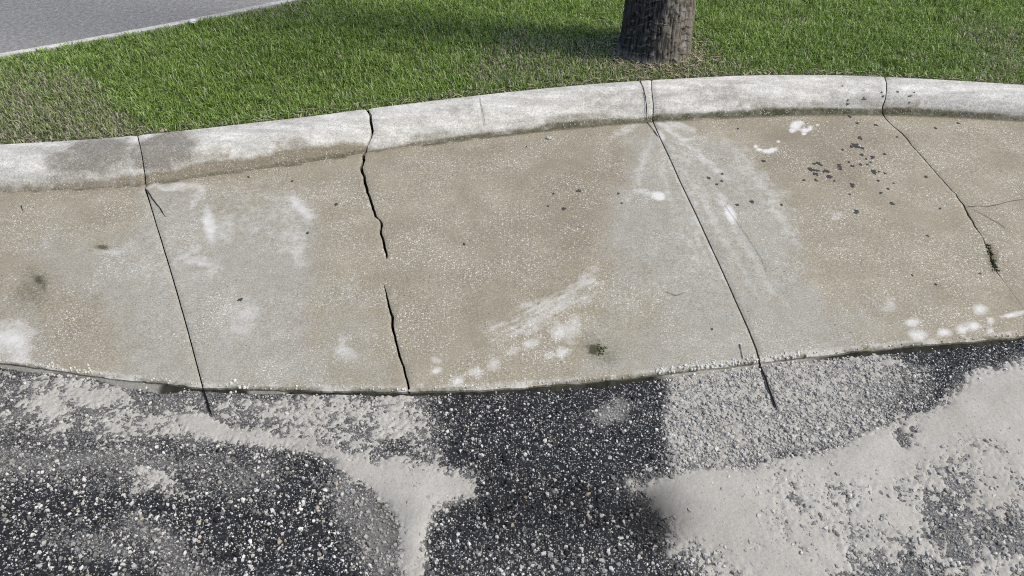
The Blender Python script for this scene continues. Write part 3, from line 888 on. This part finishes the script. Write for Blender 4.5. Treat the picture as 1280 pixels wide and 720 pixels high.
for a_, b_ in GROOVES:
    p0 = np.array([*map(float, unproject(*a_, 0))]); p1 = np.array([*map(float, unproject(*b_, 0))])
    tq = np.linspace(0, 1, 12)[:, None]; c_ = p0 + (p1 - p0) * tq; c_[1:-1, 0] += rng.normal(0, .0008, 10)
    w_ = (.0026 * np.minimum(1, (1 - tq) * 6 + .3))
    gv = np.concatenate([np.c_[c_[:, :1] - w_, c_[:, 1:], tq * 0 + .0035], np.c_[c_[:, :1] + w_, c_[:, 1:], tq * 0 + .0035]])
    mesh_obj('road_crack', gv, grid_faces(2, 12), M_BASE, road, np.tile([.012, .012, .012, 1], (24, 1)))


def spots(name, items, parent, mat, base_col, on_kerb=False, h=.0004):
    vs, fs, cs = [], [], []
    for (px, py, r) in items:
        x, y, z = kerb_surface(px, py) if on_kerb else [float(c) for c in pan_at(px, py)]
        n = 13; b0 = len(vs); rm = r / 320.
        rr = rng.uniform(.35, 1.3, n) * rm
        vs.append((x, y - (.004 if on_kerb else 0), z + h + .0012)); cs.append(base_col)
        for k in range(n):
            a = 2 * math.pi * k / n
            dy = rr[k] * math.sin(a) * (1.5 if not on_kerb else .6)
            vs.append((x + rr[k] * math.cos(a) * 1.2, y + dy, z + (dy * 1.0 if on_kerb else 0) + .0012)); cs.append(base_col)
        for k in range(n): fs.append((b0, b0 + 1 + k, b0 + 1 + (k + 1) % n))
    o = mesh_obj(name, np.array(vs), fs, mat, parent, np.array([(*c, 1) for c in cs]))
    tag(o, kind='stuff'); return o


tar = [(1015, 212, 3), (1020, 217, 2.6), (1012, 210, 2.4), (1022, 213, 2), (1033, 213, 3.6), (1037, 221, 3), (1024, 204, 2.6), (1027, 206, 2), (1050, 208, 2.6), (1051, 211, 2), (1049, 206, 2), (1065, 207, 2.2),
       (1066, 232, 3), (1071, 265, 2.8), (1092, 214, 3.6), (1098, 226, 1.8), (1106, 216, 1.8), (1076, 205, 1.8), (1078, 193, 2.8), (1091, 196, 2.6), (1085, 205, 1.6), (1070, 181, 4.5), (1078, 184, 2.6), (1064, 182, 2), (1053, 186, 1.6), (1061, 202, 1.6),
       (1106, 192, 2), (1101, 241, 2), (1110, 236, 1.6), (1115, 254, 2.2), (1075, 171, 3.2), (1063, 145, 2.4), (1072, 153, 2), (1020, 225, 1.8), (1005, 225, 1.6), (1062, 243, 1.4), (977, 256, 1.6), (1095, 155, 2.2), (1198, 153, 2), (1170, 159, 2), (1158, 221, 1.6),
       (1175, 261, 1.4), (1159, 295, 1.3), (1122, 170, 1.6), (1117, 229, 1.4), (955, 201, 2.4), (903, 217, 1.6), (902, 226, 1.4), (886, 222, 2), (896, 230, 1.6), (940, 252, 2.4), (922, 256, 2), (1043, 226, 1.3), (1018, 204, 1.6), (1083, 198, 1.6), (1088, 202, 1.4), (1099, 214, 1.2),
       (705, 261, 2), (692, 242, 1.4), (723, 238, 2.2), (773, 242, 1.4), (777, 254, 1.3), (580, 305, 1.6), (384, 291, 1.4), (420, 255, 1.6), (300, 375, 1.9), (1140, 345, 1.2), (1170, 357, 1.3), (1225, 343, 1.3), (890, 413, 1.4), (685, 258, 1.2), (658, 182, 1.3), (923, 160, 1.6), (365, 225, 1.5), (310, 220, 1.4)]
spots('tar_spots', tar, gutter, M_SPOT, (.058, .057, .055))
spots('kerb_spots', [(1122, 115, 2), (1138, 120, 2.6), (1080, 123, 2.6), (1060, 130, 2), (1053, 108, 1.4), (1102, 115, 1.4), (1104, 120, 1.8), (1143, 116, 1.3), (1137, 128, 1.4), (1060, 126, 1.4)], kerb, M_SPOT, (.16, .155, .15), True)

# loose pale crumbs and grit: along the lip and on the slabs


def grit(name, X, Y, Z, R, cols, parent):
    n = len(X); k = 5
    a = np.arange(k) / k * 2 * math.pi + rng.uniform(0, 6, n)[:, None]
    rr = R[:, None] * rng.uniform(.7, 1.25, (n, k))
    b = np.stack([X[:, None] + rr * np.cos(a), Y[:, None] + rr * np.sin(a), np.repeat((Z - .001)[:, None], k, 1)], -1)
    m = np.stack([X[:, None] + rr * .7 * np.cos(a), Y[:, None] + rr * .7 * np.sin(a), Z[:, None] + R[:, None] * rng.uniform(.5, .9, (n, k))], -1)
    t_ = np.stack([X, Y, Z + R * rng.uniform(.8, 1.1, n)], -1)[:, None]
    V = np.concatenate([b, m, t_], 1)
    F = (np.arange(n) * 11)[:, None, None] + tri[None]
    col = np.concatenate([np.repeat(cols[:, None], 11, 1), np.ones((n, 11, 1))], -1)
    o = mesh_obj(name, V.reshape(-1, 3), F.reshape(-1, 3), M_CHIP, parent, col.reshape(-1, 4))
    return tag(o, kind='stuff')


gxs, gys, gzs, grs, gcs = [], [], [], [], []
for (a, b, n, sp, r) in ((55, 115, 60, .012, .0028), (285, 310, 12, .01, .0036), (820, 1010, 170, .012, .0034), (0, 520, 120, .008, .0022), (520, 830, 70, .008, .002), (1010, 1280, 60, .008, .002)):
    for _ in range(n):
        p = rng.uniform(a, b); ly = np.interp(p, [0, 75, 150, 250, 513, 700, 850, 1010, 1280], [452, 463, 473, 484, 490, 480, 465, 445, 419])
        x, y = unproject(p, ly, .012); y += rng.normal(0, sp) + sp * .3
        inside = y > lip(x)
        v = (base(x) - y) / (base(x) - lip(x))
        z = float(pan_z(x, v)) if inside else .001
        gxs.append(float(x)); gys.append(float(y)); gzs.append(z); grs.append(r * rng.uniform(.5, 1.5)); gcs.append(np.array([.72, .70, .64]) * rng.uniform(.75, 1.1))
grit('concrete_crumbs', *map(np.array, (gxs, gys, gzs, grs, gcs)), gutter)

mp = [(1234 + rng.normal(0, 2.2) + t_ * 11, 306 + t_ * 34) for t_ in rng.random(70)] + [(752 + rng.normal(0, 3.5), 439 + rng.normal(0, 4)) for _ in range(40)]
mw = np.array([[float(c) for c in pan_at(*q_)] for q_ in mp])
grit('moss_tufts', mw[:, 0], mw[:, 1], mw[:, 2], rng.uniform(.0012, .0035, len(mw)), np.array([.07, .075, .035]) * rng.uniform(.3, 1.9, (len(mw), 1)), gutter)

# dirt packed in the seam between slab lip and asphalt
q = np.linspace(X_END_L, X_END_R, 2200)
seam_n = fbm(q, q * 0, 8, 4, 61)
sw = .003 + .020 * np.clip(seam_n - .45, 0, 1) * 2
sz = .001 + .006 * fbm(q, q * 0 + 3, 14, 4, 62)
sl = lip(q)
rows = [np.stack([q, sl + .006, sz * .9], 1), np.stack([q, sl - sw * .3, sz], 1), np.stack([q, sl - sw, sz * .6], 1), np.stack([q, sl - sw * 1.4 - .003, sz * 0 - .003], 1)]
sfine = fbm(q, q * 0, 60, 4, 63)
sc = np.stack([.012 + .05 * sfine, .012 + .048 * sfine, .010 + .034 * sfine, np.ones_like(q)], 1)
spx = project(q, sl, .01)[0]
sbl = smooth(815, 840, spx) * (1 - smooth(1000, 1040, spx)) * .9 + .75 * smooth(.52, .62, fbm(q, q * 0 + 8, 5, 3, 64)) * (spx < 520)
sc[:, :3] = sc[:, :3] * (1 - np.clip(sbl, 0, .95))[:, None] + np.array([.40, .385, .34]) * np.clip(sbl, 0, .95)[:, None]
seam = mesh_obj('seam_dirt', np.concatenate(rows), grid_faces(4, len(q)), M_BASE, gutter, np.tile(sc, (4, 1)), smooth_shade=True)
tag(seam, kind='stuff')

# ------------------------------------------------------------------ lawn, far kerb and far street
lx = np.linspace(-5.2, 30, 180)
fa = np.maximum(far_a(lx), back(lx) + .02)
fa = np.where(lx > 2.5, np.minimum(fa, 60), fa)
LV = np.concatenate([np.stack([lx, back(lx) + .003, np.full_like(lx, Z_BACK - .012)], 1), np.stack([lx, fa, np.full_like(lx, Z_BACK - .012)], 1)])
lawn = mesh_obj('lawn', LV, grid_faces(2, len(lx)), M_LAWN)
tag(lawn, 'lawn soil and thatch under the grass behind the kerb', 'lawn', kind='structure')

fx = np.linspace(-6, 20, 90)
sa, sb = far_a(fx), far_b(fx)
sb = np.maximum(sb, sa + .05)
KV = [np.stack([fx, sa, np.full_like(fx, Z_BACK - .05)], 1), np.stack([fx, sa, np.full_like(fx, Z_BACK)], 1), np.stack([fx, sa + (sb - sa) * .8, np.full_like(fx, Z_BACK)], 1), np.stack([fx, sb, np.full_like(fx, Z_BACK - .015)], 1), np.stack([fx, sb + .02, np.full_like(fx, -.02)], 1)]
kc = np.zeros((5 * len(fx), 4)); kc[:, 0] = 0
fk = mesh_obj('street_kerb', np.concatenate(KV), grid_faces(5, len(fx)), M_KERB, col=kc)
tag(fk, 'narrow pale kerb along the grey street beyond the lawn', 'kerb', kind='structure')
SV = np.concatenate([np.stack([fx, sb + .015, np.full_like(fx, 0.0)], 1), np.stack([fx - 8, sb + 22, np.full_like(fx, 0.0)], 1)])
fs_ = mesh_obj('street', SV, grid_faces(2, len(fx)), M_FAR)
tag(fs_, 'worn grey asphalt street beyond the lawn, top left', 'road', kind='structure')


def grass_tones(px, py, x, y):
    wx = px + (fbm(x, y, 4, 4, 71) - .5) * 70; wy = py + (fbm(x, y, 4, 4, 72) - .5) * 30
    n = fbm(x, y, 5, 4, 73)
    d = np.zeros_like(px)
    d = np.maximum(d, .80 * poly(wx, wy, [(-300, 95), (0, 95), (80, 92), (125, 110), (150, 145), (178, 172), (0, 185), (-300, 190)], 12))
    d = np.maximum(d, .55 * poly(wx, wy, [(640, 40), (700, 35), (770, 55), (860, 65), (930, 80), (960, 95), (800, 100), (700, 108), (590, 112), (560, 95), (600, 70)], 14))
    d = np.maximum(d, .60 * blob(wx, wy, 725, 60, 60, 16, 8, .7))
    d = np.maximum(d, .75 * blob(px, py, 815, 76, 60, 10, 0, .6))
    d = np.maximum(d, .45 * poly(wx, wy, [(1200, 30), (1300, 20), (1330, 110), (1240, 100), (1215, 60)], 18))
    d = np.maximum(d, .40 * blob(wx, wy, 990, 25, 25, 8, 0, .8)); d = np.maximum(d, .4 * blob(wx, wy, 1135, 68, 16, 8, 0, .8))
    d = np.maximum(d, .45 * smooth(0, 1, 1 - np.abs(px - 320) / 120) * (py < 22))
    bare = .55 * poly(wx, wy, [(100, 95), (118, 100), (172, 165), (160, 170), (115, 125)], 6)
    bare = np.maximum(bare, .6 * blob(wx, wy, 735, 58, 45, 8, 5, .7)); bare = np.maximum(bare, .5 * blob(px, py, 575, 105, 26, 6, -8, .8))
    bare = np.maximum(bare, .45 * blob(px, py, 612, 112, 30, 4, -8, .8)); bare = np.maximum(bare, .5 * blob(wx, wy, 1262, 55, 20, 14, 0, .8))
    bare = np.maximum(bare, .4 * blob(wx, wy, 268, 84, 8, 4, 0, .8)); bare = np.maximum(bare, .5 * blob(px, py, 815, 72, 50, 6, 0, .6))
    lush = poly(wx, wy, [(150, 60), (300, 30), (560, 10), (560, 90), (420, 125), (200, 150)], 40)
    return np.clip(d + (n - .5) * .25, 0, 1), np.clip(bare, 0, 1), lush


TREE_X, TREE_Y = [float(v) for v in unproject(817, 62, Z_BACK - .005)]
RT_GUESS = .150
NB = 520000
bx = rng.uniform(-3.3, 3.5, NB); by = rng.uniform(2.25, 4.7, NB)
bpx, bpy_ = project(bx, by, Z_BACK)
ok = (by > back(bx) + .004) & (by < far_a(bx) - .004) & (np.hypot(bx - TREE_X, by - TREE_Y) > RT_GUESS)
vis = (bpx > -60) & (bpx < 1340) & (bpy_ > -25)
ok &= rng.random(NB) < np.where(vis, 1, .25)
dry, bare, lush = grass_tones(bpx, bpy_, bx, by)
ok &= rng.random(NB) > bare * .85
gapn = fbm(bx, by, 22, 3, 78)
ok &= rng.random(NB) < .25 + .75 * smooth(.24, .36, gapn)
bx, by, dry, lush, bpx, bpy_ = bx[ok], by[ok], dry[ok], lush[ok], bpx[ok], bpy_[ok]
# extra dense fringe near the viewer
n = len(bx)
clump = fbm(bx, by, 14, 3, 75)
Lb = rng.uniform(.015, .038, n) * (.40 + 1.2 * clump) * (1 - .25 * dry)
edge = smooth(.0, .05, by - back(bx)); Lb *= .65 + .35 * edge
wb = rng.uniform(.0022, .0046, n)
az = rng.uniform(0, 2 * math.pi, n); ln = rng.uniform(.25, 1.45, n)
dirx, diry = np.cos(az), np.sin(az)
fac = az + rng.normal(math.pi / 2, .5, n)
px_, py_ = np.cos(fac) * wb * .5, np.sin(fac) * wb * .5
z0 = np.full(n, Z_BACK - .012)
h1, o1 = Lb * .55 * np.cos(ln * .5), Lb * .55 * np.sin(ln * .5)
h2, o2 = h1 + Lb * .45 * np.cos(ln * 1.25), o1 + Lb * .45 * np.sin(ln * 1.25)
Vb = np.empty((n, 5, 3), np.float32)
Vb[:, 0] = np.stack([bx - px_, by - py_, z0], 1); Vb[:, 1] = np.stack([bx + px_, by + py_, z0], 1)
Vb[:, 2] = np.stack([bx + dirx * o1 + px_ * .85, by + diry * o1 + py_ * .85, z0 + h1], 1)
Vb[:, 3] = np.stack([bx + dirx * o1 - px_ * .85, by + diry * o1 - py_ * .85, z0 + h1], 1)
Vb[:, 4] = np.stack([bx + dirx * o2, by + diry * o2, z0 + h2], 1)
# keep blades from lying far out over the kerb
lim = back(Vb[..., 0]) - np.where(rng.random(n) < .10, .022, .005)[:, None]
Vb[..., 1] = np.maximum(Vb[..., 1], lim)
Fb = (np.arange(n) * 5)[:, None, None] + np.array([(0, 1, 2), (0, 2, 3), (3, 2, 4)])[None]
g0 = np.array([.135, .230, .036]); g1 = np.array([.305, .440, .098]); g2 = np.array([.46, .56, .27]); straw = np.array([.60, .55, .43]); brown = np.array([.20, .165, .12])
u = rng.random(n)[:, None]
patch = smooth(.35, .65, fbm(bx, by, 2.5, 4, 77))[:, None]
bc = g0 + (g1 - g0) * (u * .8 + .3 * patch)
pal = rng.random(n) < .17 * (1 - .5 * lush) + .05
bc[pal] = g2 * rng.uniform(.8, 1.15, (pal.sum(), 1))
bc *= (1 - .12 * lush[:, None])
isd = rng.random(n) < dry * .62 + .025
bc[isd] = (straw + (brown - straw) * rng.random((isd.sum(), 1)) ** 1.5) * rng.uniform(.8, 1.1, (isd.sum(), 1))
dd = (dry * .28)[:, None]
bc = bc * (1 - dd) + np.array([.30, .31, .19]) * dd
bcol = np.ones((n, 5, 4), np.float32); bcol[..., :3] = bc[:, None]
grass = mesh_obj('grass', Vb.reshape(-1, 3), Fb.reshape(-1, 3), M_GRASS, col=bcol.reshape(-1, 4))
tag(grass, 'short coarse green grass of the lawn with straw-coloured dry patches', 'grass', kind='stuff')

# ------------------------------------------------------------------ palm tree
tree = bpy.data.objects.new('palm_tree', None); C.objects.link(tree)
tree.location = (TREE_X, TREE_Y, Z_BACK - .02)
tag(tree, 'palm tree with a thick dark ringed trunk standing in the lawn behind the kerb', 'palm tree')
dep = TREE_Y * ct + (CAM_H - Z_BACK) * st
RT = 42.0 / FPX * dep
zz = np.concatenate([np.linspace(-.03, .7, 330), np.linspace(.72, 8.0, 160)]); na = 220
th = np.linspace(0, 2 * math.pi, na, endpoint=False)
TH, ZZ = np.meshgrid(th, zz)
rz = RT * (1 + .13 * np.exp(-np.maximum(ZZ, 0) / .035) - .055 * smooth(.0, .45, ZZ) - .10 * smooth(.5, 7, ZZ))
cs_, sn_ = np.cos(TH) * 2, np.sin(TH) * 2
wob = (fbm(cs_ + 5, sn_ + 5 + ZZ * 3, 1.3, 4, 81) - .5)
# leaf-scar rings, uneven and broken
ph = ZZ / .034 + wob * 2.4 + .35 * np.sin(TH + 1)
saw = ph - np.floor(ph)
ringd = smooth(0, .18, saw) * (1 - saw * .8)
brk = smooth(.42, .62, fbm(cs_ * 1.3 + 11, sn_ * 1.3 + ZZ * 9, 1.6, 3, 82))
fiss = smooth(.50, .70, fbm(TH * 34, ZZ * 16.0, 1.3, 3, 83))
holes = smooth(.74, .79, fbm(cs_ * 5, sn_ * 5 + ZZ * 24, 1.7, 3, 84))
rr = rz + .0055 * ringd * (.15 + .85 * brk) - .006 * fiss - .010 * holes + .016 * wob + .003 * fbm(cs_ * 30, sn_ * 30 + ZZ * 60, 1, 2, 85)
leanx = .03 * ZZ + .0
PV = np.stack([rr * np.cos(TH) + .00 * ZZ, rr * np.sin(TH) * .98, ZZ], -1)
nzr = len(zz)
ii = np.arange(nzr - 1)[:, None] * na; jj = np.arange(na)[None]
TF = np.stack([ii + jj, ii + (jj + 1) % na, ii + na + (jj + 1) % na, ii + na + jj], -1).reshape(-1, 4)
dk_ = np.clip(fiss * .55 + holes + .45 * (1 - smooth(0, .10, saw)) * brk, 0, 1)
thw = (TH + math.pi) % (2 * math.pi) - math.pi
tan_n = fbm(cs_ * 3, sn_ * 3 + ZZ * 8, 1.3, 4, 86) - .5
tanm = smooth(-1.72, -1.50, thw + tan_n * .6) * (1 - smooth(.9, 1.4, thw)) * (.75 + tan_n)  # sunlit right side painted tan into the colour, against dark weathered bark
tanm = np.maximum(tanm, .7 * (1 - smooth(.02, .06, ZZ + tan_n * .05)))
pale_ = np.maximum(smooth(.60, .75, fbm(cs_ * 3, sn_ * 3 + ZZ * 30, 1.2, 3, 87)) * brk, brk * smooth(.12, .2, saw) * (1 - smooth(.22, .34, saw)) * .55)
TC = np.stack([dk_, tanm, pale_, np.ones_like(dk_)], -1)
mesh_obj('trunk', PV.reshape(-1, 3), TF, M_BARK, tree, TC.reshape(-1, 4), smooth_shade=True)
# crown: arching fronds with leaflets
fv, ff = [], []
for k in range(22):
    a = k * 2.399; up = 1.15 - .07 * k; Lf = rng.uniform(1.7, 2.1)
    p = np.array([0., 0, 7.95]); d_el = up
    pts = []
    for s in range(15):
        pts.append(p.copy()); p = p + np.array([math.cos(a) * math.cos(d_el), math.sin(a) * math.cos(d_el), math.sin(d_el)]) * Lf / 15; d_el -= .075 + .004 * s
    side = np.array([-math.sin(a), math.cos(a), 0])
    for s in range(14):
        b0 = len(fv); w_ = .016 * (1 - s / 16)
        fv += [pts[s] - side * w_, pts[s] + side * w_, pts[s + 1] + side * w_, pts[s + 1] - side * w_]; ff.append((b0, b0 + 1, b0 + 2, b0 + 3))
        if s < 2: continue
        fwd = (pts[s + 1] - pts[s]); fwd /= np.linalg.norm(fwd)
        for sg in (-1, 1):
            for h in (0, .33, .66):
                o_ = pts[s] * (1 - h) + pts[s + 1] * h
                ll = .42 * math.sin(math.pi * min(1, (s + h) / 15 + .1)) + .08
                tip = o_ + (side * sg * .8 + fwd * .6) * ll + np.array([0, 0, -.22 * ll])
                b0 = len(fv); fv += [o_ - fwd * .012, o_ + fwd * .012, (o_ + tip) / 2 + fwd * .016 + np.array([0, 0, .02]), tip, (o_ + tip) / 2 - fwd * .016 + np.array([0, 0, .02])]
                ff.append((b0, b0 + 1, b0 + 2, b0 + 3, b0 + 4))
mesh_obj('crown', np.array(fv), ff, M_GRASS, tree, np.tile([.06, .10, .03, 1], (len(fv), 1)))

# dry straw and scraps lying round the foot of the trunk and on the lawn edge
nl = 1300
la = rng.uniform(0, 6.283, nl); lr = .135 + np.abs(rng.normal(0, .10, nl))
lx_, ly_ = TREE_X + lr * np.cos(la), TREE_Y + lr * np.sin(la)
ux = rng.uniform(-2.3, 2.4, 900); uy = back(ux) + np.abs(rng.normal(0, .03, 900)) + .004
lx_ = np.concatenate([lx_, ux]); ly_ = np.concatenate([ly_, uy]); keep = ly_ > back(lx_) + .003
lx_, ly_ = lx_[keep], ly_[keep]; nl = len(lx_)
lo = rng.uniform(0, 6.283, nl); ll_ = rng.uniform(.006, .022, nl); lw = rng.uniform(.0012, .0032, nl); lz = Z_BACK - .004 + rng.uniform(0, .012, nl); tl = rng.normal(0, .25, nl)
dxl, dyl = np.cos(lo), np.sin(lo)
LVv = np.stack([np.stack([lx_ + sa * dxl * ll_ - sb_ * dyl * lw, ly_ + sa * dyl * ll_ + sb_ * dxl * lw, lz + sa * tl * ll_], 1) for sa, sb_ in ((-1, 0), (0, -1), (1, 0), (0, 1))], 1)
LFf = (np.arange(nl) * 4)[:, None] + np.array([0, 1, 2, 3])[None]
lcol = np.array([.42, .36, .27]) * rng.uniform(.25, 1.25, (nl, 1))
litter = mesh_obj('dry_litter', LVv.reshape(-1, 3), LFf, M_CHIP, col=np.concatenate([np.repeat(lcol[:, None], 4, 1), np.ones((nl, 4, 1))], -1).reshape(-1, 4))
tag(litter, 'dry straw and leaf scraps round the palm foot and along the kerb', 'litter', kind='stuff')

# ------------------------------------------------------------------ small loose things
def pebble(px, py, r, label, cat, col, zoff=0, on='pan'):
    if on == 'pan': x, y, z = [float(c) for c in pan_at(px, py)]
    else: x, y = [float(c) for c in unproject(px, py, Z_BACK)]; z = Z_BACK
    vs_, fs2 = [], []
    m, n_ = 6, 9
    for i in range(m + 1):
        for j in range(n_):
            f_ = math.pi * i / m; a = 2 * math.pi * j / n_
            q_ = r * (1 + rng.normal(0, .09))
            vs_.append((q_ * math.sin(f_) * math.cos(a) * 1.25, q_ * math.sin(f_) * math.sin(a), q_ * math.cos(f_) * .7))
    for i in range(m):
        for j in range(n_): fs2.append((i * n_ + j, i * n_ + (j + 1) % n_, (i + 1) * n_ + (j + 1) % n_, (i + 1) * n_ + j))
    o = mesh_obj('pebble', np.array(vs_), fs2, M_CHIP, col=np.tile([*col, 1], (len(vs_), 1)), loc=(x, y, z + r * .6))
    tag(o, label, cat)


pebble(686, 172, .0085, 'small pale pebble lying on the gutter below the kerb, left of the double joint', 'pebble', (.55, .53, .47))
pebble(241, 29, .014, 'small white stone in the grass beside the far street kerb', 'stone', (.75, .74, .70), on='lawn')
